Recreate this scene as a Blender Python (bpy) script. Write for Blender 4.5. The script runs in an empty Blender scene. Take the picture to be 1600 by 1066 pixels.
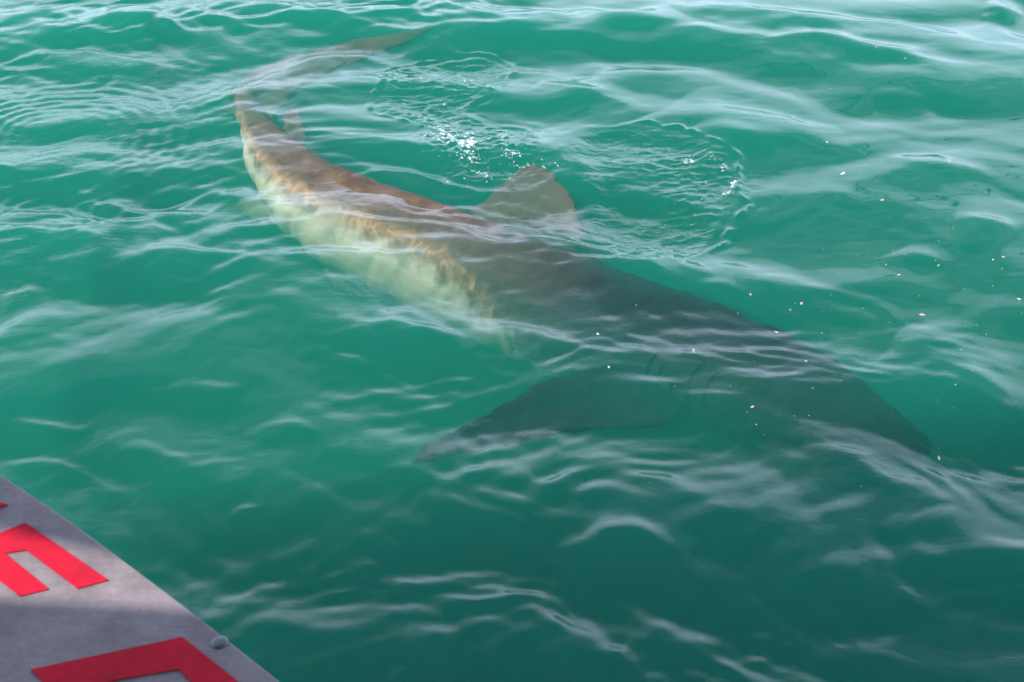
import bpy, bmesh, math, random
import numpy as np
from mathutils import Vector, Matrix
from mathutils.bvhtree import BVHTree

S = bpy.context.scene
COL = S.collection
rnd = random.Random(7)
rng = np.random.default_rng(11)

# ------------------------------------------------------------------ camera, sky, sun, exposure
CAM_H, PITCH, LENS = 3.5, math.radians(34.0), 50.0
cam_data = bpy.data.cameras.new('camera')
cam_data.lens = LENS; cam_data.sensor_width = 36.0
cam_data.clip_start = 0.05; cam_data.clip_end = 3000
cam_data.dof.use_dof = True; cam_data.dof.focus_distance = 6.0; cam_data.dof.aperture_fstop = 11.0
cam = bpy.data.objects.new('camera', cam_data)
cam.location = (0, 0, CAM_H); cam.rotation_euler = (math.pi/2 - PITCH, 0, 0)
COL.objects.link(cam); S.camera = cam

SUN_EL, SUN_AZ = math.radians(50), math.radians(243)       # azimuth clockwise from +Y: behind the camera, to the left
to_sun = Vector((math.sin(SUN_AZ)*math.cos(SUN_EL), math.cos(SUN_AZ)*math.cos(SUN_EL), math.sin(SUN_EL)))
world = bpy.data.worlds.new('World'); S.world = world; world.use_nodes = True
wn = world.node_tree
sky = wn.nodes.new('ShaderNodeTexSky'); sky.sky_type = 'NISHITA'; sky.sun_disc = False
sky.sun_elevation = SUN_EL; sky.sun_rotation = SUN_AZ
sky.air_density = 1.0; sky.dust_density = 1.0; sky.ozone_density = 1.0
# thin bright cloud lying all round the lower sky, broken and opening to blue overhead
def wnode(t, **kw):
    n = wn.nodes.new('ShaderNode'+t)
    for k, v in kw.items():
        if k in n.inputs.keys(): n.inputs[k].default_value = v
        else: setattr(n, k, v)
    return n
wtc = wnode('TexCoord'); wsep = wnode('SeparateXYZ'); wn.links.new(wtc.outputs['Generated'], wsep.inputs[0])
wmap = wnode('Mapping'); wmap.inputs['Scale'].default_value = (1.6, 1.6, 6.0); wn.links.new(wtc.outputs['Generated'], wmap.inputs[0])
wno = wnode('TexNoise', Scale=1.7, Detail=6.0, Roughness=.55); wn.links.new(wmap.outputs[0], wno.inputs['Vector'])
wr = wnode('MapRange', interpolation_type='SMOOTHSTEP'); wn.links.new(wsep.outputs['Z'], wr.inputs['Value'])
for k, v in (('From Min', .14), ('From Max', .80), ('To Min', .66), ('To Max', -.25)): wr.inputs[k].default_value = v
wadd = wnode('Math', operation='ADD'); wn.links.new(wr.outputs[0], wadd.inputs[0]); wn.links.new(wno.outputs[0], wadd.inputs[1])
wcov = wnode('MapRange', interpolation_type='SMOOTHSTEP'); wn.links.new(wadd.outputs[0], wcov.inputs['Value'])
for k, v in (('From Min', .26), ('From Max', 1.02), ('To Min', .05), ('To Max', .95)): wcov.inputs[k].default_value = v
wmix = wnode('Mix', data_type='RGBA'); wn.links.new(wcov.outputs[0], wmix.inputs[0]); wn.links.new(sky.outputs[0], wmix.inputs[6])
wmix.inputs[7].default_value = (8.2, 9.6, 12.4, 1)
wn.links.new(wmix.outputs[2], wn.nodes['Background'].inputs[0])
wn.nodes['Background'].inputs[1].default_value = 0.125
sun_d = bpy.data.lights.new('sun', 'SUN'); sun_d.energy = 3.0; sun_d.angle = math.radians(0.5); sun_d.color = (1, .95, .87)
sun = bpy.data.objects.new('sun', sun_d); sun.rotation_euler = to_sun.to_track_quat('Z', 'Y').to_euler()
COL.objects.link(sun)
S.view_settings.view_transform = 'Standard'; S.view_settings.look = 'None'
S.view_settings.gamma = 1.0; S.view_settings.use_curve_mapping = False
S.view_settings.exposure = 1.1
cy = S.cycles
cy.max_bounces = 10; cy.volume_bounces = 4; cy.transparent_max_bounces = 12; cy.diffuse_bounces = 3; cy.glossy_bounces = 3
cy.use_denoising = True; cy.caustics_reflective = False; cy.caustics_refractive = False
cy.sample_clamp_indirect = 4.0

# ------------------------------------------------------------------ helpers
FPX = 1600*LENS/36.0
FWD = Vector((0, math.cos(PITCH), -math.sin(PITCH))); UP = Vector((0, math.sin(PITCH), math.cos(PITCH)))
def at(u, v, z=0.0):
    """the place at height z that the photograph shows at pixel (u, v)"""
    d = FWD + Vector((1, 0, 0))*((u-800)/FPX) + UP*((533-v)/FPX)
    t = (z - CAM_H)/d.z
    return Vector((d.x*t, d.y*t, z))

def link(name, mesh, mat, parent=None):
    o = bpy.data.objects.new(name, mesh); COL.objects.link(o)
    if mat is not None and not mesh.materials: mesh.materials.append(mat)
    if parent is not None: o.parent = parent
    return o
def tag(o, label=None, cat=None, group=None, kind=None):
    if label: o['label'] = label
    if cat: o['category'] = cat
    if group: o['group'] = group
    if kind: o['kind'] = kind
    return o
def mesh_from(name, verts, faces, smooth=False):
    m = bpy.data.meshes.new(name); m.from_pydata([tuple(v) for v in verts], [], faces); m.update()
    if smooth: m.polygons.foreach_set('use_smooth', [True]*len(m.polygons))
    return m
def prism(name, pts, z0, z1):
    """upright slab from a plan outline"""
    n = len(pts); v = [(p[0], p[1], z0) for p in pts] + [(p[0], p[1], z1) for p in pts]
    a = sum(pts[i][0]*pts[(i+1) % n][1]-pts[(i+1) % n][0]*pts[i][1] for i in range(n))
    idx = list(range(n)) if a > 0 else list(range(n))[::-1]
    f = [[i+n for i in idx], idx[::-1]]
    for k in range(n):
        i, j = idx[k], idx[(k+1) % n]; f.append([i, j, j+n, i+n])
    return mesh_from(name, v, f)
def mat_new(name):
    m = bpy.data.materials.new(name); m.use_nodes = True
    nt = m.node_tree; nt.nodes.clear(); out = nt.nodes.new('ShaderNodeOutputMaterial')
    def N(t, **kw):
        n = nt.nodes.new('ShaderNode'+t)
        for k, val in kw.items():
            if k in n.inputs.keys(): n.inputs[k].default_value = val
            else: setattr(n, k, val)
        return n
    def L(a, b): nt.links.new(a, b)
    return m, N, L, out
def math_node(N, L, op, a, b=None, c=None, clamp=False):
    n = N('Math', operation=op, use_clamp=clamp)
    for i, x in enumerate((a, b, c)):
        if x is None: continue
        if isinstance(x, (int, float)): n.inputs[i].default_value = x
        else: L(x, n.inputs[i])
    return n.outputs[0]

# ------------------------------------------------------------------ water surface heights
def axis(lo, hi, step, far, g):
    core = np.arange(lo, hi+step/2, step)
    a, s, out = core[-1], step, []
    while a < far: s *= g; a += s; out.append(a)
    b, s, low = core[0], step, []
    while b > -far: s *= g; b -= s; low.append(b)
    return np.concatenate([np.array(low[::-1]), core, np.array(out)])
XS = axis(-4.1, 4.1, 0.0115, 500, 1.12)
YS = axis(2.9, 10.6, 0.0115, 600, 1.12)
X, Y = np.meshgrid(XS, YS)

def vnoise(x, y, seed):
    """smooth value noise"""
    r = np.random.default_rng(seed).random((256, 256))
    xi, yi = np.floor(x).astype(int), np.floor(y).astype(int); fx, fy = x-xi, y-yi
    fx = fx*fx*fx*(fx*(fx*6-15)+10); fy = fy*fy*fy*(fy*(fy*6-15)+10)
    g = lambda i, j: r[(yi+j) & 255, (xi+i) & 255]
    return (g(0, 0)*(1-fx)+g(1, 0)*fx)*(1-fy)+(g(0, 1)*(1-fx)+g(1, 1)*fx)*fy
def smooth(e0, e1, x):
    t = np.clip((x-e0)/(e1-e0), 0, 1); return t*t*(3-2*t)
R_FAR = np.hypot(X, Y-6)
core = 1-smooth(12, 30, R_FAR)                  # short waves fade where the mesh gets coarse
# domain warp so that crests wander
WX = X + .22*(vnoise(X*.9, Y*.9, 1)-.5)*2 + .08*(vnoise(X*2.6, Y*2.6, 2)-.5)*2
WY = Y + .22*(vnoise(X*.9+40, Y*.9+9, 3)-.5)*2 + .08*(vnoise(X*2.6+7, Y*2.6, 4)-.5)*2
def waves(n, l0, l1, slope, heading, spread, seed, wx=WX, wy=WY, sharp=0.0):
    """sum of travelling waves; slope is the rms slope of the sum"""
    g = np.random.default_rng(seed); h = np.zeros_like(X)
    for i in range(n):
        lam = l0*(l1/l0)**g.random(); k = 2*math.pi/lam
        a = heading + g.normal()*spread; ph = g.random()*6.28
        A = slope/k*math.sqrt(2.0/n)
        s = np.sin(k*(wx*math.cos(a)+wy*math.sin(a))+ph)
        h += A*(s if sharp == 0 else s - sharp*(1-np.abs(np.cos(.5*(k*(wx*math.cos(a)+wy*math.sin(a))+ph)))))
    return h
D = math.radians
# where ripples live: left and front rough, upper right glassy
P = lambda u, v: at(u, v)
calm = smooth(-.2, 1.6, X + .25*(Y-6.0)) * smooth(5.0, 6.0, Y + .12*X)
near = 1-smooth(4.2, 6.2, Y)
rip = (.25 + .95*(1-calm))*(.35+1.3*vnoise(X*.8+3, Y*1.1, 21)**1.5)
H = waves(14, .9, 2.6, .068, D(83), D(16), 31)
H += waves(22, .42, .95, .085, D(80), D(20), 32)*(1-.35*calm)
H += waves(20, .34, .8, .05, D(76), D(26), 36)*near
H += waves(26, .16, .42, .085, D(86), D(30), 33)*core*rip*(1-.35*near)
H += waves(26, .075, .16, .055, D(88), D(38), 34)*core*rip*(1-.75*calm)
RIP = np.clip(rip*(1-.8*calm), 0, 1)*.45*(1-.5*near)

def seg_field(pts, closed=False):
    """signed distance to a plan polyline (positive on the far side) and position along it 0..1, on the part of the grid near it"""
    P_ = np.array([(p.x, p.y) for p in pts]); m = .9
    i0, i1 = np.searchsorted(YS, [P_[:, 1].min()-m, P_[:, 1].max()+m]); j0, j1 = np.searchsorted(XS, [P_[:, 0].min()-m, P_[:, 0].max()+m])
    sl = (slice(i0, i1), slice(j0, j1)); x, y = X[sl], Y[sl]
    x = x + .014*(vnoise(x*9, y*9, 71)-.5)*2 + .10*(vnoise(x*2.7, y*3.3, 75)-.5); y = y + .014*(vnoise(x*9+5, y*9, 72)-.5)*2 + .13*(vnoise(x*2.7+5, y*3.3, 76)-.5)
    best = np.full(x.shape, 1e9); sgn = np.ones(x.shape); par = np.zeros(x.shape)
    L_ = np.r_[0, np.cumsum(np.hypot(*np.diff(P_, axis=0).T))]
    for k in range(len(P_)-1):
        ax, ay = P_[k]; bx, by = P_[k+1]; dx, dy = bx-ax, by-ay; l2 = dx*dx+dy*dy
        t = ((x-ax)*dx+(y-ay)*dy)/l2; tc = np.clip(t, 0, 1)
        d = np.hypot(x-ax-tc*dx, y-ay-tc*dy)
        c = (dx*(y-ay)-dy*(x-ax)); c = np.where(dx >= 0, c, -c)
        u = d < best
        best = np.where(u, d, best); sgn = np.where(u, np.sign(c), sgn)
        par = np.where(u, (L_[k]+tc*math.sqrt(l2))/L_[-1], par)
    return sl, best, sgn, par
def spline(pts, n=8):
    out = []
    p = [pts[0]]+list(pts)+[pts[-1]]
    for i in range(1, len(p)-2):
        for k in range(n):
            t = k/n
            out.append(.5*((2*p[i])+(-p[i-1]+p[i+1])*t+(2*p[i-1]-5*p[i]+4*p[i+1]-p[i+2])*t*t+(-p[i-1]+3*p[i]-3*p[i+1]+p[i+2])*t**3))
    out.append(p[-2]); return out
def ridge(pix, amp, w_near, w_far):
    """a crest running along a line of the sea: gentle towards the boat, steeper behind"""
    pts = spline([at(u, v) for u, v in pix], 5)
    sl, d, s, par = seg_field(pts)
    w = np.where(s > 0, w_far, w_near)*(.75+.6*vnoise(X[sl]*3, Y[sl]*4, 77))
    end = np.clip(np.sin(np.pi*np.clip(par, 0, 1)), 0, 1)**.9
    RIP[sl] = np.maximum(RIP[sl], .45*np.exp(-(d/.10)**2)*end*core[sl])
    H[sl] += 1.25*(1-.25*(pts[0].y < 4.6))*amp*np.exp(-(d/w)**2)*end*core[sl]

RIDGES = [
 # pixel line, height, near width, far width
 ([(0, 35), (55, 28), (110, 30)], .018, .16, .07), ([(170, 45), (230, 32), (300, 52), (400, 40)], .016, .14, .07),
 ([(0, 90), (90, 84), (190, 92), (275, 100)], .020, .15, .06), ([(0, 105), (60, 100), (110, 103)], .008, .07, .04),
 ([(60, 262), (180, 266), (260, 260)], .008, .1, .05), ([(100, 318), (170, 322), (250, 330), (340, 322)], .012, .12, .045),
 ([(140, 440), (230, 408), (290, 398), (370, 400), (410, 382)], .020, .16, .07), ([(70, 412), (140, 412), (190, 392)], .010, .1, .05),
 ([(0, 470), (40, 462), (75, 455)], .012, .12, .06), ([(0, 545), (50, 505), (110, 490)], .014, .14, .06),
 ([(290, 475), (345, 462), (410, 458)], .010, .1, .05), ([(270, 603), (310, 614), (375, 624)], .010, .1, .045),
 ([(10, 658), (90, 660), (150, 664)], .012, .11, .045), ([(170, 688), (230, 700), (300, 716), (380, 710)], .012, .12, .05),
 ([(390, 668), (440, 665), (510, 684)], .012, .1, .05), ([(0, 722), (80, 722), (140, 742), (210, 756)], .012, .12, .04),
 ([(340, 738), (400, 750)], .010, .09, .05), ([(360, 796), (410, 806)], .010, .09, .05),
 ([(480, 545), (560, 572), (640, 608)], .012, .1, .05), ([(540, 516), (620, 520), (700, 545)], .012, .1, .05),
 ([(780, 535), (830, 522), (890, 538)], .010, .1, .05), ([(820, 668), (870, 676), (900, 690)], .012, .1, .05),
 ([(860, 870), (950, 850), (1000, 855), (1070, 888)], .024, .18, .075), ([(500, 905), (650, 890), (800, 900)], .012, .2, .10),
 ([(1210, 715), (1280, 706), (1350, 716), (1420, 752), (1480, 785)], .020, .16, .06), ([(1300, 905), (1370, 898), (1440, 925), (1520, 948)], .014, .14, .07),
 ([(1000, 905), (1100, 930), (1160, 948)], .012, .16, .09), ([(1390, 530), (1440, 548), (1510, 570), (1580, 592)], .030, .24, .13),
 ([(1500, 345), (1560, 356), (1600, 366)], .022, .2, .11), ([(1050, 152), (1120, 178), (1200, 196), (1310, 200)], .026, .22, .11),
 ([(1010, 60), (1100, 55), (1200, 68), (1290, 64), (1400, 88), (1500, 112), (1600, 116)], .030, .25, .12),
 ([(1000, 20), (1100, 18), (1250, 30), (1400, 44), (1500, 68), (1600, 76)], .028, .25, .13), ([(850, 130), (930, 145), (1000, 175)], .020, .2, .1),
 ([(1370, 152), (1460, 160)], .018, .18, .10), ([(1090, 205), (1160, 222), (1230, 232)], .020, .18, .1),
 ([(600, 50), (700, 50), (830, 60), (1000, 66)], .020, .2, .1), ([(900, 25), (1000, 28), (1060, 20)], .02, .2, .1),
 ([(1540, 10), (1600, 20)], .03, .2, .1), ([(1380, 260), (1450, 262), (1540, 268)], .014, .16, .09),
 ([(1400, 385), (1470, 420)], .01, .16, .09), ([(640, 960), (720, 975)], .012, .12, .08), ([(590, 1055), (650, 1062)], .014, .1, .06),
 # the water humped over the swimming shark
 ([(520, 285), (600, 268), (680, 292), (760, 302), (840, 296), (890, 280)], .022, .12, .05),
 ([(880, 412), (930, 424), (1000, 424), (1045, 402)], .020, .14, .06),
 ([(360, 165), (420, 118), (520, 86), (620, 78), (690, 60)], .024, .2, .09),
 ([(640, 345), (720, 372), (800, 378), (900, 398)], .012, .12, .07), ([(500, 390), (580, 402), (690, 405)], .010, .1, .05),
 ([(1050, 600), (1150, 625), (1250, 650)], .012, .14, .08), ([(860, 480), (1000, 490), (1050, 500)], .010, .16, .1),
]
for r in RIDGES: ridge(*r)

def disc(pix):
    """0..1 inside an outline on the sea, with a soft edge, and the distance to its edge"""
    pts = spline([at(u, v) for u, v in pix]+[at(*pix[0])], 6)
    P_ = np.array([(p.x, p.y) for p in pts]); m = .5
    i0, i1 = np.searchsorted(YS, [P_[:, 1].min()-m, P_[:, 1].max()+m]); j0, j1 = np.searchsorted(XS, [P_[:, 0].min()-m, P_[:, 0].max()+m])
    sl = (slice(i0, i1), slice(j0, j1)); x, y = X[sl], Y[sl]
    x = x + .05*(vnoise(x*5, y*5, 73)-.5)*2; y = y + .05*(vnoise(x*5+3, y*5, 74)-.5)*2
    inside = np.zeros(x.shape, bool); best = np.full(x.shape, 1e9)
    for k in range(len(P_)-1):
        ax, ay = P_[k]; bx, by = P_[k+1]
        c = ((ay > y) != (by > y)) & (x < (bx-ax)*(y-ay)/((by-ay) or 1e-9)+ax); inside ^= c
        dx, dy = bx-ax, by-ay; l2 = dx*dx+dy*dy+1e-12; t = np.clip(((x-ax)*dx+(y-ay)*dy)/l2, 0, 1)
        best = np.minimum(best, np.hypot(x-ax-t*dx, y-ay-t*dy))
    return sl, np.where(inside, best, -best)
SPLASH1 = [(585, 150), (610, 105), (680, 85), (760, 80), (800, 95), (790, 130), (760, 165), (800, 200), (808, 250), (770, 285), (700, 285), (680, 240), (640, 200), (600, 185)]
SPLASH2 = [(900, 205), (960, 200), (1040, 198), (1110, 222), (1150, 262), (1168, 305), (1150, 350), (1110, 385), (1030, 412), (960, 408), (925, 370), (905, 310), (880, 260)]
def splash(pix, sink, rim, seed, rd):
    sl, d = disc(pix); x, y = X[sl], Y[sl]
    ins = smooth(0, .10, d); cc = at(sum(p[0] for p in pix)/len(pix), sum(p[1] for p in pix)/len(pix))
    H[sl] += -sink*smooth(-.02, .22, d) + rim*np.exp(-((d-.03*(vnoise(x*14, y*14, seed+6)-.5))/.020)**2)*(.1+1.0*vnoise(x*18, y*18, seed+4)**1.3)*(.15+smooth(-.2, .35, (x-cc.x)*rd[0]+(y-cc.y)*rd[1]))
    g = lambda f, k: 1-np.abs(2*vnoise(x*f+1.5*vnoise(x*4, y*4, k+7), y*f*1.5+2*vnoise(x*4+3, y*4, k+8), k)-1)**.8
    n = g(8, seed)*.6 + g(15, seed+1)*.6 + g(26, seed+2)*.42 + g(42, seed+3)*.2
    H[sl] += .0105*n*ins*(.45+.8*smooth(.3, .7, vnoise(x*3.2, y*3.2, seed+5)))
    RIP[sl] = np.maximum(RIP[sl], ins)
splash(SPLASH1, .022, .014, 50, (-.8, .6)); splash(SPLASH2, .034, .018, 60, (1, .15))
for (u, v, rad, a) in [(712, 222, .20, .015), (738, 245, .14, .012), (798, 232, .12, .012), (690, 165, .16, .007), (1140, 290, .12, .008), (1078, 250, .10, .007), (830, 285, .25, .005)]:
    c = at(u, v); r2 = ((X-c.x)**2+((Y-c.y)*.7)**2)/rad**2
    H += a*np.exp(-r2)*(vnoise(X*30, Y*30, 97)+.6*vnoise(X*52, Y*52, 98)-.8); RIP = np.maximum(RIP, np.exp(-r2))
# ripple rings spreading on the left
for (u, v, r0, n, a) in [(95, 215, .55, 6, .0035), (60, 330, .25, 4, .002), (790, 215, .10, 3, .004)]:
    c = at(u, v); r = np.hypot(X-c.x, (Y-c.y)); th = np.arctan2(Y-c.y, X-c.x)
    r = r + .05*(vnoise(X*3, Y*3, 91)-.5)
    env = np.exp(-((r-r0)/(.09*n/2))**2)*(.3+.7*smooth(-.6, .6, np.sin(th)+.3*vnoise(X*4, Y*4, 93)))
    H += a*np.sin(r*2*math.pi/.085)*env*core
EYC = at(90, 380)
RIP = np.maximum(RIP, np.exp(-((X-EYC.x)**2+(Y-EYC.y)**2)/.5)*.8)
cr = at(120, 190); RIP = np.maximum(RIP, np.exp(-((X-cr.x)**2/1.2+(Y-cr.y)**2/1.6))*.9)
H += .0022*core*RIP*(vnoise(X*16, Y*24, 95)+.5*vnoise(X*30, Y*44, 96))
H -= H[np.abs(Y-6) < 4].mean()

def sea_z(x, y):
    i = int(np.clip(np.searchsorted(YS, y), 1, len(YS)-1)); j = int(np.clip(np.searchsorted(XS, x), 1, len(XS)-1))
    fy = (y-YS[i-1])/(YS[i]-YS[i-1]); fx = (x-XS[j-1])/(XS[j]-XS[j-1])
    return float((H[i-1, j-1]*(1-fx)+H[i-1, j]*fx)*(1-fy)+(H[i, j-1]*(1-fx)+H[i, j]*fx)*fy)

def build_water():
    ny, nx = X.shape; nv = nx*ny
    co = np.empty((nv, 3), np.float32); co[:, 0] = X.ravel(); co[:, 1] = Y.ravel(); co[:, 2] = H.ravel()
    idx = np.arange(nv).reshape(ny, nx)
    q = np.stack([idx[:-1, :-1], idx[:-1, 1:], idx[1:, 1:], idx[1:, :-1]], -1).reshape(-1, 4)
    # skirt and floor
    ring = np.concatenate([idx[0, :], idx[1:, -1], idx[-1, -2::-1], idx[-2:0:-1, 0]])
    low = co[ring].copy(); low[:, 2] = -9.0
    n = len(ring); lowi = nv+np.arange(n)
    sk = np.stack([ring, lowi, np.roll(lowi, -1), np.roll(ring, -1)], -1)
    co = np.concatenate([co, low])
    corners = [nv, nv+nx-1, nv+nx+ny-2, nv+2*nx+ny-3]
    m = bpy.data.meshes.new('water')
    quads = np.concatenate([q, sk]).astype(np.int32)
    nq = len(quads)
    loops = np.concatenate([quads.ravel(), lowi[::-1].astype(np.int32)])
    m.vertices.add(len(co)); m.vertices.foreach_set('co', co.ravel())
    m.loops.add(len(loops)); m.loops.foreach_set('vertex_index', loops)
    m.polygons.add(nq+1); m.polygons.foreach_set('loop_start', np.r_[np.arange(nq)*4, nq*4].astype(np.int32))
    sm = np.ones(nq+1, bool); sm[len(q):] = False; m.polygons.foreach_set('use_smooth', sm)
    at_ = m.attributes.new('ripple', 'FLOAT', 'POINT')
    at_.data.foreach_set('value', np.concatenate([RIP.ravel(), np.zeros(n)]).astype(np.float32))
    m.update(calc_edges=True)
    return m

def water_material():
    m, N, L, out = mat_new('sea_water')
    geo = N('NewGeometry'); tc = N('TexCoord')
    rp = N('Attribute', attribute_name='ripple')
    mp = N('Mapping'); mp.inputs['Scale'].default_value = (1.0, 1.7, 1.0); L(tc.outputs['Object'], mp.inputs[0])
    n1 = N('TexNoise', Scale=24.0, Detail=2.5, Roughness=.55, Distortion=.3); L(mp.outputs[0], n1.inputs['Vector'])
    n2 = N('TexNoise', Scale=5.0, Detail=1.0, Roughness=.4, Distortion=.2); L(mp.outputs[0], n2.inputs['Vector'])
    a = math_node(N, L, 'MULTIPLY', n1.outputs[0], rp.outputs['Fac'])
    a = math_node(N, L, 'MULTIPLY', a, .0045)
    h = math_node(N, L, 'MULTIPLY_ADD', n2.outputs[0], .0035, a)
    b = N('Bump', Strength=1.0, Distance=1.0); L(h, b.inputs['Height'])
    dot = N('VectorMath', operation='DOT_PRODUCT'); L(geo.outputs['Incoming'], dot.inputs[0]); L(b.outputs[0], dot.inputs[1])
    c = math_node(N, L, 'ABSOLUTE', dot.outputs['Value'])
    c = math_node(N, L, 'SUBTRACT', 1.0, c, clamp=True)
    c = math_node(N, L, 'POWER', c, 5.0)
    F = math_node(N, L, 'MULTIPLY_ADD', c, .98, .02, clamp=True)
    tr = N('BsdfTransparent'); gl = N('BsdfGlossy', Roughness=.02); L(b.outputs[0], gl.inputs['Normal'])
    mx = N('MixShader'); L(F, mx.inputs[0]); L(tr.outputs[0], mx.inputs[1]); L(gl.outputs[0], mx.inputs[2])
    L(mx.outputs[0], out.inputs['Surface'])
    # green coastal water: scattering and absorption per metre
    sc = (0.034, .60, .42); ab = (1.25, .76, .93)
    ms = max(sc); ma = max(ab)
    vs = N('VolumeScatter', Density=ms, Anisotropy=.25); vs.inputs['Color'].default_value = (*[x/ms for x in sc], 1)
    va = N('VolumeAbsorption', Density=ma); va.inputs['Color'].default_value = (*[1-x/ma for x in ab], 1)
    ad = N('AddShader'); L(vs.outputs[0], ad.inputs[0]); L(va.outputs[0], ad.inputs[1]); L(ad.outputs[0], out.inputs['Volume'])
    try: m.cycles.homogeneous_volume = True
    except Exception: pass
    return m
water = link('water', build_water(), water_material())
tag(water, 'green sea surface with pale sky reflections on its ripples', kind='structure')

mb, N, L, out = mat_new('silt')
bs = N('BsdfPrincipled', Roughness=.9); bs.inputs['Base Color'].default_value = (.05, .07, .05, 1); L(bs.outputs[0], out.inputs[0])
seabed = link('seabed', mesh_from('seabed', [(-600, -700, -9.2), (600, -700, -9.2), (600, 700, -9.2), (-600, 700, -9.2)], [[0, 1, 2, 3]]), mb)
tag(seabed, kind='structure')

# ------------------------------------------------------------------ shark
def skin_material(lo=(.048, .034, .025), hi=(.15, .108, .078), belly=(.50, .45, .33)):
    m, N, L, out = mat_new('shark_skin')
    tc = N('TexCoord'); pa = N('Attribute', attribute_name='pale')
    n1 = N('TexNoise', Scale=5.0, Detail=8.0, Roughness=.65); L(tc.outputs['Object'], n1.inputs['Vector'])
    n2 = N('TexNoise', Scale=38.0, Detail=4.0, Roughness=.7); L(tc.outputs['Object'], n2.inputs['Vector'])
    back = N('Mix', data_type='RGBA'); back.inputs[6].default_value = (*lo, 1); back.inputs[7].default_value = (*hi, 1)
    fa = N('Attribute', attribute_name='front')
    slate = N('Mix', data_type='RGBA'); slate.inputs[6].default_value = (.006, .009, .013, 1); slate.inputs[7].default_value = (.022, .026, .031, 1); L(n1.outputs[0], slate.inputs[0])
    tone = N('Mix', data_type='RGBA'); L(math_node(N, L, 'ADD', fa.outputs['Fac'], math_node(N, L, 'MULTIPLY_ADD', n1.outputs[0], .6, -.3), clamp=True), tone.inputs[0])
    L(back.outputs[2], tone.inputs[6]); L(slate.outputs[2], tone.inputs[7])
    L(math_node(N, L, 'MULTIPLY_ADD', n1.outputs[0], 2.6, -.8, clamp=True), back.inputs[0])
    mot = N('Mix', data_type='RGBA', blend_type='MULTIPLY'); L(tone.outputs[2], mot.inputs[6]); mot.inputs[0].default_value = .45; L(n2.outputs[0], mot.inputs[7])
    n3 = N('TexNoise', Scale=6.0, Detail=2.0, Roughness=.5, Distortion=1.2); L(tc.outputs['Object'], n3.inputs['Vector'])
    caustic_noise = N('TexNoise', Scale=7.0, Detail=2.0, Roughness=.5, Distortion=.8); L(tc.outputs['Object'], caustic_noise.inputs['Vector'])
    vr = math_node(N, L, 'SUBTRACT', caustic_noise.outputs[0], .5); vr = math_node(N, L, 'ABSOLUTE', vr); vr = math_node(N, L, 'MULTIPLY_ADD', vr, -16.0, 1.0, clamp=True)
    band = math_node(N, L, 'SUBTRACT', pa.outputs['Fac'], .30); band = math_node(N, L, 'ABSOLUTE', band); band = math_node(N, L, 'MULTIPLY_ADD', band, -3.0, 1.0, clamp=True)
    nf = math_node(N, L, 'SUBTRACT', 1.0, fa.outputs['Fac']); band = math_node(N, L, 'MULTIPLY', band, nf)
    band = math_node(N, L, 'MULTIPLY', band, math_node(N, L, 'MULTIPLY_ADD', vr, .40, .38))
    caustic_mix = N('Mix', data_type='RGBA'); L(band, caustic_mix.inputs[0]); L(mot.outputs[2], caustic_mix.inputs[6]); caustic_mix.inputs[7].default_value = (.50, .29, .15, 1)  # bronze lines painted on the flank in place of sunlight caustics
    e = math_node(N, L, 'MULTIPLY_ADD', n3.outputs[0], 1.0, -.5); e = math_node(N, L, 'ADD', pa.outputs['Fac'], e)
    e = math_node(N, L, 'MULTIPLY_ADD', e, 2.0, -.62, clamp=True)
    fin = N('Mix', data_type='RGBA'); L(e, fin.inputs[0]); fm = N('Attribute', attribute_name='fin'); fz = N('Mix', data_type='RGBA'); L(math_node(N, L, 'MULTIPLY', fm.outputs['Fac'], math_node(N, L, 'MULTIPLY_ADD', n1.outputs[0], 1.6, .0, clamp=True)), fz.inputs[0]); L(caustic_mix.outputs[2], fz.inputs[6]); fz.inputs[7].default_value = (.078, .070, .052, 1)
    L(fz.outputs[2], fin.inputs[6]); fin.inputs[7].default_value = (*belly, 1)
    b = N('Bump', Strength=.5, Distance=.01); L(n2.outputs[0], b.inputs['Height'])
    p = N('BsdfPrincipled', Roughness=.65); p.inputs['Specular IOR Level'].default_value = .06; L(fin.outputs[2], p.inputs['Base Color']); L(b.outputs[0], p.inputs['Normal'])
    L(p.outputs[0], out.inputs[0]); return m

# stations along the body: pixel seen, height, half width, half height, roll towards the boat (degrees)
ST = [
 (374, 140, -.17, .025, .045, 35), (400, 198, -.18, .10, .10, 38), (432, 256, -.22, .17, .18, 40), (494, 320, -.27, .24, .25, 42),
 (590, 374, -.31, .28, .29, 42), (700, 418, -.34, .31, .31, 40), (820, 468, -.37, .35, .32, 32), (940, 517, -.38, .38, .31, 22),
 (1060, 560, -.39, .38, .29, 14), (1170, 600, -.36, .34, .26, 10), (1270, 635, -.35, .275, .215, 8), (1350, 664, -.37, .19, .15, 6),
 (1410, 687, -.40, .11, .085, 6), (1448, 701, -.45, .035, .03, 6)]
PTS = [at(u, v, z) for u, v, z, *_ in ST]
CL = spline(PTS, 6)
def lerp_st(k, t):
    a = [np.array(s[3:]) for s in ST]; i = min(int(t), len(ST)-2); f = t-i
    p0, p1, p2, p3 = a[max(i-1, 0)], a[i], a[i+1], a[min(i+2, len(a)-1)]
    return .5*((2*p1)+(-p0+p2)*f+(2*p0-5*p1+4*p2-p3)*f*f+(-p0+3*p1-3*p2+p3)*f**3)
FR = []                                           # frames: centre, right (away from the boat), up, half width, half height
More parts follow.
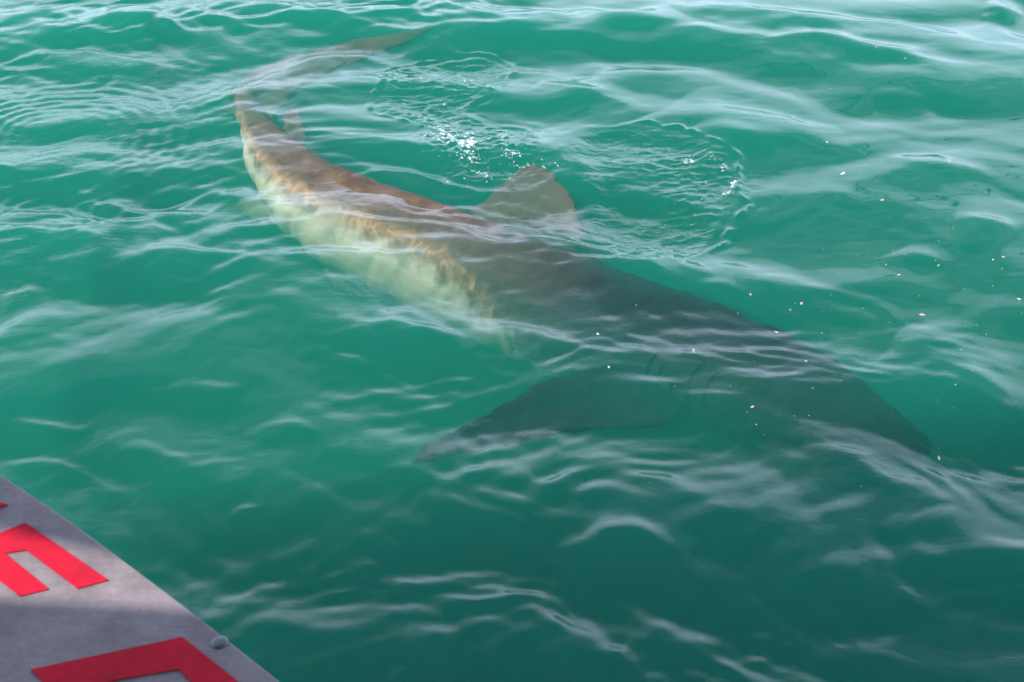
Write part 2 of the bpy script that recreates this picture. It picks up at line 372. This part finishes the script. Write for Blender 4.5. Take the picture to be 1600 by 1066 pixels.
for i, c in enumerate(CL):
    t = (CL[min(i+1, len(CL)-1)]-CL[max(i-1, 0)]).normalized()
    w, h, roll = lerp_st(0, i/6.0)
    side = t.cross(Vector((0, 0, 1))).normalized(); up = side.cross(t).normalized()      # side: towards the boat
    a = math.radians(roll)
    up2 = up*math.cos(a) - side*math.sin(a); side2 = side*math.cos(a) + up*math.sin(a)
    FR.append((c, t, side2, up2, max(w, .01), max(h, .01)))
def body_bm():
    bm = bmesh.new(); n = 28; rings = []
    for c, t, sd, up, w, h in FR:
        ring = []
        for k in range(n):
            a = 2*math.pi*k/n; ca, sa = math.cos(a), math.sin(a)
            kk = 1.0 if sa > 0 else .92
            ring.append(bm.verts.new(c + sd*(w*math.copysign(abs(ca)**.92, ca)) + up*(h*kk*math.copysign(abs(sa)**1.02, sa))))
        rings.append(ring)
    for r0, r1 in zip(rings, rings[1:]):
        for k in range(n): bm.faces.new((r0[k], r0[(k+1) % n], r1[(k+1) % n], r1[k]))
    bm.faces.new(rings[0]); bm.faces.new(rings[-1][::-1]); return bm
def fin_into(bm, outline, normal, thick, ragged=0.0, seed=0, base=None):
    """a fin as a thin lens: outline of 3-D points, thickest near its base"""
    g = random.Random(seed); pts = []
    n0 = len(outline)
    for i in range(n0):
        a, b = outline[i], outline[(i+1) % n0]
        for k in range(5):
            p = a.lerp(b, k/5)
            if ragged and 0 < k: p = p + (b-a).normalized().cross(normal)*g.uniform(-ragged, ragged)
            pts.append(p)
    cen = sum(pts, Vector())/len(pts); base = base or cen
    c0 = cen.lerp(base, .35)
    n = len(pts); lay = []
    for s, off in ((1.0, .30), (.85, .6), (.5, .9)):
        lay.append(([bm.verts.new(c0.lerp(p, s)+normal*thick*off) for p in pts], [bm.verts.new(c0.lerp(p, s)-normal*thick*off) for p in pts]))
    for side in (0, 1):
        for A, B in zip(lay, lay[1:]):
            for k in range(n):
                f = (A[side][k], A[side][(k+1) % n], B[side][(k+1) % n], B[side][k]); bm.faces.new(f if side == 0 else f[::-1])
        v = bm.verts.new(c0+normal*thick*(1 if side == 0 else -1)); R_ = lay[-1][side]
        for k in range(n):
            f = (R_[k], R_[(k+1) % n], v); bm.faces.new(f if side == 0 else f[::-1])
    A = lay[0]
    for k in range(n): bm.faces.new((A[1][k], A[1][(k+1) % n], A[0][(k+1) % n], A[0][k]))
    # keep normals outward
def plane_n(p): return (p[1]-p[0]).cross(p[2]-p[0]).normalized()
def frame_near(p): return min(FR, key=lambda f: (f[0]-p).length)
def build_shark():
    bm = body_bm(); DEPTHF = []
    # dorsal fin: base rear, tip, leading edge, base front (pixels with heights)
    def fin(pix, thick, ragged=0, seed=0, kind='fin'):
        pts = [at(*p) for p in pix]; n = (pts[1]-pts[0]).cross(pts[-1]-pts[0]).normalized()
        if n.z < 0: n = -n
        base = (pts[0]+pts[-1])*.5
        fin_into(bm, pts, n, thick, ragged, seed, base)
    fin([(738, 362, -.22), (736, 330, -.17), (768, 300, -.12), (800, 274, -.085), (830, 253, -.06), (858, 268, -.072), (884, 292, -.09), (902, 335, -.12), (914, 372, -.15), (950, 402, -.22), (985, 440, -.32), (840, 425, -.34)], .022, .012, 1)
    # tail fin
    fin([(405, 215, -.20), (365, 178, -.20), (345, 172, -.34), (356, 150, -.22), (385, 118, -.18), (450, 88, -.17), (540, 66, -.18), (630, 50, -.20), (680, 42, -.22), (650, 62, -.23), (590, 84, -.22), (520, 104, -.20), (470, 132, -.20), (432, 170, -.21)], .018, .004, 2)
    # small second dorsal and the one under the tail
    fin([(445, 225, -.16), (440, 180, -.10), (462, 158, -.08), (470, 180, -.10), (480, 215, -.16), (470, 245, -.2)], .012, 0, 3)
    fin([(460, 310, -.34), (400, 302, -.42), (362, 316, -.52), (352, 328, -.56), (405, 348, -.52), (470, 365, -.42)], .022, 0, 4)
    # pelvic fin
    fin([(545, 405, -.44), (505, 420, -.58), (520, 448, -.66), (572, 470, -.70), (640, 478, -.68), (680, 450, -.56), (620, 410, -.46)], .016, 0, 5)
    # pectoral fin on the boat's side, sweeping back and down
    fin([(1000, 560, -.28), (900, 578, -.17), (815, 614, -.15), (735, 660, -.17), (665, 698, -.20), (645, 722, -.22), (700, 716, -.21), (790, 692, -.20), (880, 672, -.20), (960, 670, -.25), (1040, 662, -.29), (1090, 610, -.36)], .040, .006, 6)
    # far pectoral, deep
    fin([(1020, 500, -.45), (1080, 455, -.48), (1150, 480, -.50), (1240, 522, -.55), (1310, 560, -.6), (1220, 600, -.5)], .035, 0, 7)
    bmesh.ops.recalc_face_normals(bm, faces=bm.faces)
    me = bpy.data.meshes.new('shark_cage'); bm.to_mesh(me); bm.free()
    tmp = bpy.data.objects.new('tmp_shark', me); COL.objects.link(tmp)
    r = tmp.modifiers.new('r', 'REMESH'); r.mode = 'VOXEL'; r.voxel_size = .0095
    s = tmp.modifiers.new('s', 'SMOOTH'); s.factor = .5; s.iterations = 5
    dg = bpy.context.evaluated_depsgraph_get()
    out = bpy.data.meshes.new_from_object(tmp.evaluated_get(dg)); out.name = 'shark'
    bpy.data.objects.remove(tmp)
    n = len(out.vertices); co = np.empty(n*3); out.vertices.foreach_get('co', co); co = co.reshape(-1, 3)
    nr = np.empty(n*3); out.vertices.foreach_get('normal', nr); nr = nr.reshape(-1, 3)
    wob = lambda k: vnoise(co[:, 0]*8+k, co[:, 1]*8+co[:, 2]*5, 140+k)-.5
    co = co + nr*(.022*wob(1)+.012*(vnoise(co[:, 0]*19, co[:, 1]*19+co[:, 2]*9, 150)-.5))[:, None]
    out.vertices.foreach_set('co', co.ravel())
    C = np.array([f[0][:] for f in FR]); U = np.array([f[3][:] for f in FR]); Wd = np.array([(f[4]+f[5])/2 for f in FR])
    pale = np.zeros(n); front = np.zeros(n); finm = np.zeros(n)
    for a in range(0, n, 20000):
        b = co[a:a+20000]; d = np.linalg.norm(b[:, None]-C[None], axis=2); k = d.argmin(1)
        rel = b-C[k]; uu = (rel*U[k]).sum(1)/Wd[k]
        onbody = np.clip(1.6-np.linalg.norm(rel, axis=1)/Wd[k], 0, 1)*1.6
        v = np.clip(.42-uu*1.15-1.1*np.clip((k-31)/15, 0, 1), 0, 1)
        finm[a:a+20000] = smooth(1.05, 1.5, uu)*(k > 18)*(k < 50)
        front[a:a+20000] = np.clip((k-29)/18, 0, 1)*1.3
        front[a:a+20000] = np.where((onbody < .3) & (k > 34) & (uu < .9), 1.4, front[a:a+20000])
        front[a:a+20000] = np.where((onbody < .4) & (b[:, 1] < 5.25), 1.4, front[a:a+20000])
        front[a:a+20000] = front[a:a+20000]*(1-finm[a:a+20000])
        v = v*np.clip((k-1)/9, 0, 1)
        under = np.clip(-nr[a:a+20000, 2]*1.5-.5, 0, 1)*.0
        pale[a:a+20000] = np.where(onbody > .55, v, under)
    # the pelvic region and flank fins are pale too
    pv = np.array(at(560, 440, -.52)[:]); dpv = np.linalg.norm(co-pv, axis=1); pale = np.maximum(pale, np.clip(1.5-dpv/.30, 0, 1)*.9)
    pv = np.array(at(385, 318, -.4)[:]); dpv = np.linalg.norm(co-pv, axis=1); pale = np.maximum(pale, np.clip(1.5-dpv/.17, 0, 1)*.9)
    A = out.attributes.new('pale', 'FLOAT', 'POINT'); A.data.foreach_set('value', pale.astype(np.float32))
    A = out.attributes.new('fin', 'FLOAT', 'POINT'); A.data.foreach_set('value', finm.astype(np.float32))
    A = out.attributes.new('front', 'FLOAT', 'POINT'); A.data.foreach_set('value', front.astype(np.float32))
    out.polygons.foreach_set('use_smooth', [True]*len(out.polygons))
    out.materials.clear()
    return out
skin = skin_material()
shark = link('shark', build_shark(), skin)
tag(shark, 'large brown-backed shark with pale belly gliding just under the surface', 'shark')
md, N, L, out = mat_new('shark_eye'); p_ = N('BsdfPrincipled', Roughness=.15); p_.inputs['Base Color'].default_value = (.01, .01, .012, 1); L(p_.outputs[0], out.inputs[0])
for s in (1, -1):
    c, t, sd, up, w, h = FR[66]
    bm = bmesh.new(); bmesh.ops.create_uvsphere(bm, u_segments=14, v_segments=8, radius=.018)
    bmesh.ops.translate(bm, verts=bm.verts, vec=c+sd*(s*w*.97)+up*(h*.15)); me = bpy.data.meshes.new('eye'); bm.to_mesh(me); bm.free()
    link('eye', me, md, shark)

gm, N, L, out = mat_new('gill_dark'); p_ = N('BsdfDiffuse'); p_.inputs[0].default_value = (.004, .005, .006, 1); L(p_.outputs[0], out.inputs[0])
for g in range(5):
    pts = []
    for q in range(9):
        a = math.radians(38-6.5*q); i_ = 49+g*1.25-.5*math.sin(q/8*3.14); k0 = int(i_); f = i_-k0
        c = FR[k0][0].lerp(FR[k0+1][0], f); _, t, sd, up, w, h = FR[k0]; w = w*(1-f)+FR[k0+1][4]*f; h = h*(1-f)+FR[k0+1][5]*f
        pts.append((c+sd*(w*1.012*math.cos(a))+up*(h*1.012*math.sin(a)), t, sd))
    V = []; F_ = []
    for q, (p, t, sd) in enumerate(pts):
        wd = .007*math.sin(math.pi*(q+.4)/8.8)+.001
        V += [p-t*wd, p+sd*.004, p+t*wd, p-sd*.012]
    for q in range(8):
        for k in range(4): F_.append([4*q+k, 4*q+(k+1) % 4, 4*q+4+(k+1) % 4, 4*q+4+k])
    link('gill_slit', mesh_from('gill_slit', V, F_, True), gm, shark)

# ------------------------------------------------------------------ boat
ZD = 1.9
def metal(name, base, rough, metallic, dirt, spec=.4):
    m, N, L, out = mat_new(name); tc = N('TexCoord')
    n1 = N('TexNoise', Scale=9.0, Detail=8.0, Roughness=.7); L(tc.outputs['Object'], n1.inputs['Vector'])
    n2 = N('TexNoise', Scale=70.0, Detail=5.0, Roughness=.7); L(tc.outputs['Object'], n2.inputs['Vector'])
    mp = N('Mapping'); mp.inputs['Scale'].default_value = (8, 160, 8); mp.inputs['Rotation'].default_value = (0, 0, .8); L(tc.outputs['Object'], mp.inputs[0])
    n3 = N('TexNoise', Scale=1.0, Detail=3.0); L(mp.outputs[0], n3.inputs['Vector'])
    f = math_node(N, L, 'MULTIPLY_ADD', n1.outputs[0], 3.0, -1.1, clamp=True)
    mx = N('Mix', data_type='RGBA'); L(f, mx.inputs[0]); mx.inputs[6].default_value = (*base, 1); mx.inputs[7].default_value = (*dirt, 1)
    g = math_node(N, L, 'MULTIPLY_ADD', n2.outputs[0], .5, .7)
    g = math_node(N, L, 'MULTIPLY', g, math_node(N, L, 'MULTIPLY_ADD', n3.outputs[0], .16, .92))
    sc = N('VectorMath', operation='SCALE'); L(mx.outputs[2], sc.inputs[0]); L(g, sc.inputs['Scale'])
    vo = N('TexVoronoi', Scale=55.0); vo.feature = 'F1'; L(tc.outputs['Object'], vo.inputs['Vector'])
    sp = math_node(N, L, 'MULTIPLY_ADD', vo.outputs['Distance'], 9.0, -.35, clamp=True); sp = math_node(N, L, 'MULTIPLY_ADD', sp, .22, .78)
    mq = N('Mapping'); mq.inputs['Scale'].default_value = (3, 55, 3); mq.inputs['Rotation'].default_value = (0, 0, -.5); L(tc.outputs['Object'], mq.inputs[0])
    sn = N('TexNoise', Scale=2.2, Detail=5.0, Distortion=.4); L(mq.outputs[0], sn.inputs['Vector'])
    scr = math_node(N, L, 'MULTIPLY_ADD', math_node(N, L, 'ABSOLUTE', math_node(N, L, 'SUBTRACT', sn.outputs[0], .5)), -40.0, 1.0, clamp=True)
    g2 = math_node(N, L, 'MULTIPLY', g, sp); g2 = math_node(N, L, 'MULTIPLY', g2, math_node(N, L, 'MULTIPLY_ADD', scr, .15, 1.0)); L(g2, sc.inputs['Scale'])
    b = N('Bump', Strength=.35, Distance=.003); L(n2.outputs[0], b.inputs['Height'])
    p = N('BsdfPrincipled', Roughness=rough, Metallic=metallic); p.inputs['Specular IOR Level'].default_value = spec; L(sc.outputs[0], p.inputs['Base Color']); L(b.outputs[0], p.inputs['Normal'])
    L(p.outputs[0], out.inputs[0]); return m
alu = metal('scuffed_aluminium', (.255, .210, .225), .65, .1, (.155, .125, .13), .3)
red = metal('red_lettering', (.56, .008, .030), .75, 0, (.38, .008, .024), .12)
hullm = metal('hull_paint', (.45, .45, .47), .5, .1, (.35, .35, .36))
boat = bpy.data.objects.new('boat', None); COL.objects.link(boat)
tag(boat, 'grey metal boat deck with red lettering in the bottom left corner', 'boat')
edge = [at(-420, 470, ZD), at(0, 740, ZD), at(200, 880, ZD), at(440, 1066, ZD), at(760, 1330, ZD)]
outline = [(p.x, p.y) for p in spline(edge, 4)]
poly = outline + [(outline[-1][0], -1.2), (-4, -1.2), (-4, outline[0][1])]
deck = prism('deck_plate', poly, ZD-.012, ZD)
dk = link('deck_plate', deck, alu, boat)
bv = dk.modifiers.new('bevel', 'BEVEL'); bv.width = .004; bv.segments = 2
inner = [(p[0]-.09, p[1]-.09) for p in outline]; hull = inner + [(outline[-1][0]-.1, -1.1), (-3.9, -1.1), (-3.9, outline[0][1]-.1)]
link('hull', prism('hull', hull, -.5, ZD-.016), hullm, boat)
def letter(pix):
    pts = [(at(u, v, ZD).x, at(u, v, ZD).y) for u, v in pix]
    return link('letter', prism('letter', pts, ZD+.0005, ZD+.0025), red, boat)
letter([(-95, 852), (-8, 838), (40, 818), (170, 908), (122, 921), (42, 861), (8, 866), (77, 922), (32, 933), (-60, 862)])
letter([(48, 1048), (285, 997), (372, 1066), (420, 1106), (365, 1120), (328, 1090), (296, 1063), (280, 1047), (190, 1062), (160, 1070), (240, 1140), (170, 1160)])
letter([(-60, 795), (-20, 782), (13, 790), (-12, 797), (-30, 812)])
bolt = None
def bolt_mesh():
    bm = bmesh.new(); n = 20; prof = [(.0138, 0), (.0138, .0010), (.0122, .0011), (.0118, .0022), (.0095, .0034), (.006, .0042), (.0005, .0045)]
    rings = [[bm.verts.new((r*math.cos(2*math.pi*k/n), r*math.sin(2*math.pi*k/n), z)) for k in range(n)] for r, z in prof]
    for a, b in zip(rings, rings[1:]):
        for k in range(n): bm.faces.new((a[k], a[(k+1) % n], b[(k+1) % n], b[k]))
    bm.faces.new(rings[-1]); me = bpy.data.meshes.new('bolt'); bm.to_mesh(me); bm.free()
    me.polygons.foreach_set('use_smooth', [True]*len(me.polygons)); return me
steel = metal('bolt_steel', (.16, .155, .18), .5, .6, (.09, .085, .10))
b0 = link('bolt', bolt_mesh(), steel, boat); b0.location = at(343, 1004, ZD+.0003); b0.scale = (1, 1, .7); bolt = b0
# two unseen panels added overhead to shade deck and water; sun enters their slot
def shade_pt(u, v, z):
    p = at(u, v, ZD); k = (z-ZD)/to_sun.z; return Vector((p.x+to_sun.x*k, p.y+to_sun.y*k, z))
def plan(pts): return [(p.x, p.y) for p in pts]
a, b = shade_pt(0, 954, 5.0), shade_pt(322, 973, 5.0); d = (b-a).normalized(); nrm = Vector((d.y, -d.x, 0))
link('shade_panel', prism('shade_panel', plan([a-d*2.2, a+d*6.5, a+d*6.5+nrm*3.2, a-d*2.2+nrm*3.2]), 5.0, 5.06), hullm, boat)
for p in (a-d*2.0+nrm*.5, a-d*2.0+nrm*3.0): link('shade_panel_post', prism('shade_panel_post', [(p.x+dx, p.y+dy) for dx, dy in ((-.03, -.03), (.03, -.03), (.03, .03), (-.03, .03))], ZD, 5.0), steel, boat)
a, b = shade_pt(0, 830, 5.0), shade_pt(178, 867, 5.0); d = (b-a).normalized()
q = [a-d*2.2, a, b, b+Vector((6.5, -.1, 0)), b+Vector((6.5, 2.2, 0)), b+Vector((4.2, 2.2, 0)), b+Vector((1.8, 2.5, 0)), b+Vector((.2, 2.1, 0)), a+Vector((-2.2, 1.6, 0))]
link('shade_panel', prism('shade_panel', plan(q), 5.0, 5.06), hullm, boat)
link('sky_block_wall', prism('sky_block_wall', [(-4.5, -1.15), (2.2, -1.15), (2.2, -1.25), (-4.5, -1.25)], .4, 4.98), hullm, boat)  # unseen wall added behind to cut sky light on the shaded deck
# unseen dark rod added over the sea for broken dark lines in its reflection
def rod(name, p, q, rad, mat):
    t = (q-p).normalized(); x = t.orthogonal().normalized(); y = t.cross(x); n = 8
    v = [p+(x*math.cos(2*math.pi*k/n)+y*math.sin(2*math.pi*k/n))*rad for k in range(n)]+[q+(x*math.cos(2*math.pi*k/n)+y*math.sin(2*math.pi*k/n))*rad for k in range(n)]
    return link(name, mesh_from(name, v, [[k, (k+1) % n, n+(k+1) % n, n+k] for k in range(n)]+[list(range(n))[::-1], list(range(n, 2*n))]), mat, boat)
darkm = metal('black_rod', (.015, .016, .018), .6, 0, (.02, .02, .02))
rod('reflection_rod', Vector((-4.2, 2.6, 3.3)), Vector((-5.0, 9.8, 3.2)), .045, darkm)
rod('reflection_rod_end', Vector((-5.0, 9.8, 3.2)), Vector((12.0, 15.5, 3.3)), .035, darkm)

# ------------------------------------------------------------------ foam and bubbles
mf, N, L, out = mat_new('foam'); g = N('BsdfPrincipled', Roughness=.12); g.inputs['Base Color'].default_value = (.82, .86, .86, 1)
t_ = N('BsdfTransparent'); mx = N('MixShader'); mx.inputs[0].default_value = .36; L(g.outputs[0], mx.inputs[2]); L(t_.outputs[0], mx.inputs[1]); L(mx.outputs[0], out.inputs[0])
def ico(r):
    bm = bmesh.new(); bmesh.ops.create_icosphere(bm, subdivisions=2, radius=1); v = np.array([q.co[:] for q in bm.verts]); f = [[q.index for q in p.verts] for p in bm.faces]; bm.free(); return v, f
IV, IF = ico(1)
def bubbles(clusters, name):
    V, F = [], []
    for (u, v, su, sv, n, r0, r1) in clusters:
        for _ in range(n):
            p = at(u+rnd.gauss(0, su), v+rnd.gauss(0, sv)); r = r0+(r1-r0)*rnd.random()**3
            z = sea_z(p.x, p.y); k = len(V)
            V += [(p.x+r*q[0], p.y+r*q[1], z+r*.55*q[2]) for q in IV]; F += [[i+k for i in f] for f in IF]
    return mesh_from(name, V, F, True)
fo = link('foam', bubbles([(703, 217, 13, 6, 150, .0015, .009), (733, 230, 6, 6, 120, .0015, .011), (737, 248, 9, 6, 80, .0015, .007), (715, 232, 24, 14, 90, .0012, .004), (790, 225, 4, 16, 50, .0015, .006),
   (800, 250, 8, 6, 50, .002, .007), (685, 195, 18, 9, 26, .002, .006), (725, 124, 8, 2, 12, .002, .007), (692, 163, 10, 3, 12, .002, .006), (787, 112, 4, 3, 8, .002, .006),
   (750, 270, 25, 6, 40, .002, .006), (830, 262, 22, 3, 36, .0015, .006)], 'foam'), mf)
tag(fo, 'white foam and bubbles churned up behind the dorsal fin', 'foam', kind='stuff')
fo2 = link('foam', bubbles([(1078, 248, 5, 4, 26, .002, .009), (1148, 286, 4, 3, 16, .002, .009), (1136, 300, 4, 2, 14, .002, .008), (1110, 245, 4, 4, 12, .002, .007), (1128, 262, 6, 6, 14, .002, .006),
   (1030, 225, 30, 8, 14, .0015, .005), (1090, 320, 40, 20, 26, .0015, .004)], 'foam'), mf)
tag(fo2, 'scattered bubbles on the round ruffled patch right of the fin', 'foam', kind='stuff')

# ------------------------------------------------------------------ drifting flecks
def plain(name, c, r=.5):
    m, N, L, out = mat_new(name); p = N('BsdfPrincipled', Roughness=r); p.inputs['Base Color'].default_value = (*c, 1); L(p.outputs[0], out.inputs[0]); return m
cols = [plain('fleck_white', (.48, .48, .44)), plain('fleck_pink', (.45, .27, .22)), plain('fleck_tan', (.32, .27, .19))]
def flake_mesh(seed, rays):
    g = random.Random(seed); n = 9; V = []
    for k in range(n):
        a = 2*math.pi*k/n; r = g.uniform(.35, 1.0) if rays else g.uniform(.7, 1.0)
        V.append((r*math.cos(a), r*.55*math.sin(a), g.uniform(-.1, .15)))
    V += [(x*.8, y*.8, z-.25) for x, y, z in V]; V += [(0, 0, .25), (0, 0, -.35)]
    F = [[k, (k+1) % n, 2*n] for k in range(n)]+[[n+(k+1) % n, n+k, 2*n+1] for k in range(n)]+[[k, n+k, n+(k+1) % n, (k+1) % n] for k in range(n)]
    return mesh_from('fleck', V, F)
meshes = {}
for ci, m_ in enumerate(cols):
    for s in range(4):
        me = flake_mesh(s+10*ci, s % 2 == 0); me.materials.append(m_); meshes[(ci, s)] = me
def fleck(u, v, size, ci, s, dip=0.0):
    p = at(u, v); z = sea_z(p.x, p.y)
    o = bpy.data.objects.new('drifting_fleck', meshes[(ci, s)]); COL.objects.link(o)
    o.location = (p.x, p.y, z+.001-dip); o.rotation_euler = (rnd.uniform(-.2, .2), rnd.uniform(-.2, .2), rnd.uniform(0, 6.28)); o.scale = (size, size, size*.5); return o
NAMED = [
 (1317, 272, .020, 0, 0, 'splayed white scrap, largest of the flecks drifting at upper right'),
 (1367, 86, .013, 0, 2, 'white scrap drifting on the dark band below the topmost bright swell'),
 (1413, 101, .008, 0, 1, 'small pale scrap just right of the white one near the top'),
 (1567, 405, .016, 1, 0, 'pinkish forked scrap by the right edge of the picture'),
 (1551, 409, .009, 0, 1, 'flat white chip just left of the pinkish forked scrap'),
 (1466, 416, .013, 1, 2, 'pink scrap with white top drifting on green water at right'),
 (1404, 430, .010, 0, 2, 'white dash-shaped chip drifting below and left of the pink scrap'),
 (1252, 476, .013, 1, 1, 'pale pink blob, upper one of a pair above the shark head'),
 (1235, 485, .009, 1, 3, 'small pink blob, lower one of a pair above the shark head'),
 (1172, 467, .011, 2, 1, 'round tan blob drifting above the shark back'),
 (1592, 469, .011, 0, 3, 'round white chip touching the right edge of the picture'),
 (1214, 514, .013, 0, 0, 'flat white sliver drifting over the shark head'),
 (1259, 567, .012, 2, 0, 'greenish starry scrap drifting over the shark snout'),
 (1084, 550, .016, 2, 2, 'tan leafy scrap drifting over the middle of the shark head'),
 (1176, 634, .011, 1, 1, 'orange-pink chip drifting over the front of the shark near its snout'),
 (1292, 225, .010, 0, 3, 'pale oval chip between two bright swells at upper right'),
 (934, 520, .009, 0, 1, 'white chip floating over the shark back behind its head'),
 (951, 578, .008, 0, 1, 'white chip floating above the base of the near pectoral fin'),
 (1441, 490, .016, 1, 3, 'faint pink smear-shaped scrap right of the shark head'),
 (1483, 258, .010, 1, 1, 'pinkish chip at right drifting level with the splayed white scrap'),
 (1378, 315, .014, 2, 1, 'tan smudge-like scrap drifting below the splayed white scrap'),
 (1470, 703, .014, 0, 0, 'pale forked scrap drifting off the shark snout'),
]
for (u, v, sz, ci, s, lab) in NAMED: tag(fleck(u, v, sz, ci, s), lab, 'debris', 'larger scraps drifting on the water')
for i in range(150):
    while True:
        u = rnd.gauss(1380, 190); v = rnd.gauss(480, 170)
        if u < 1600 and u > 880 and 60 < v < 960: break
    tag(fleck(u, v, rnd.uniform(.0018, .0052), rnd.choice((0, 0, 1, 2)), rnd.randrange(4), rnd.choice((0, .0, .02, .06, .1))), 'tiny pale speck drifting among the scraps right of the shark', 'speck', 'tiny specks drifting on the right')
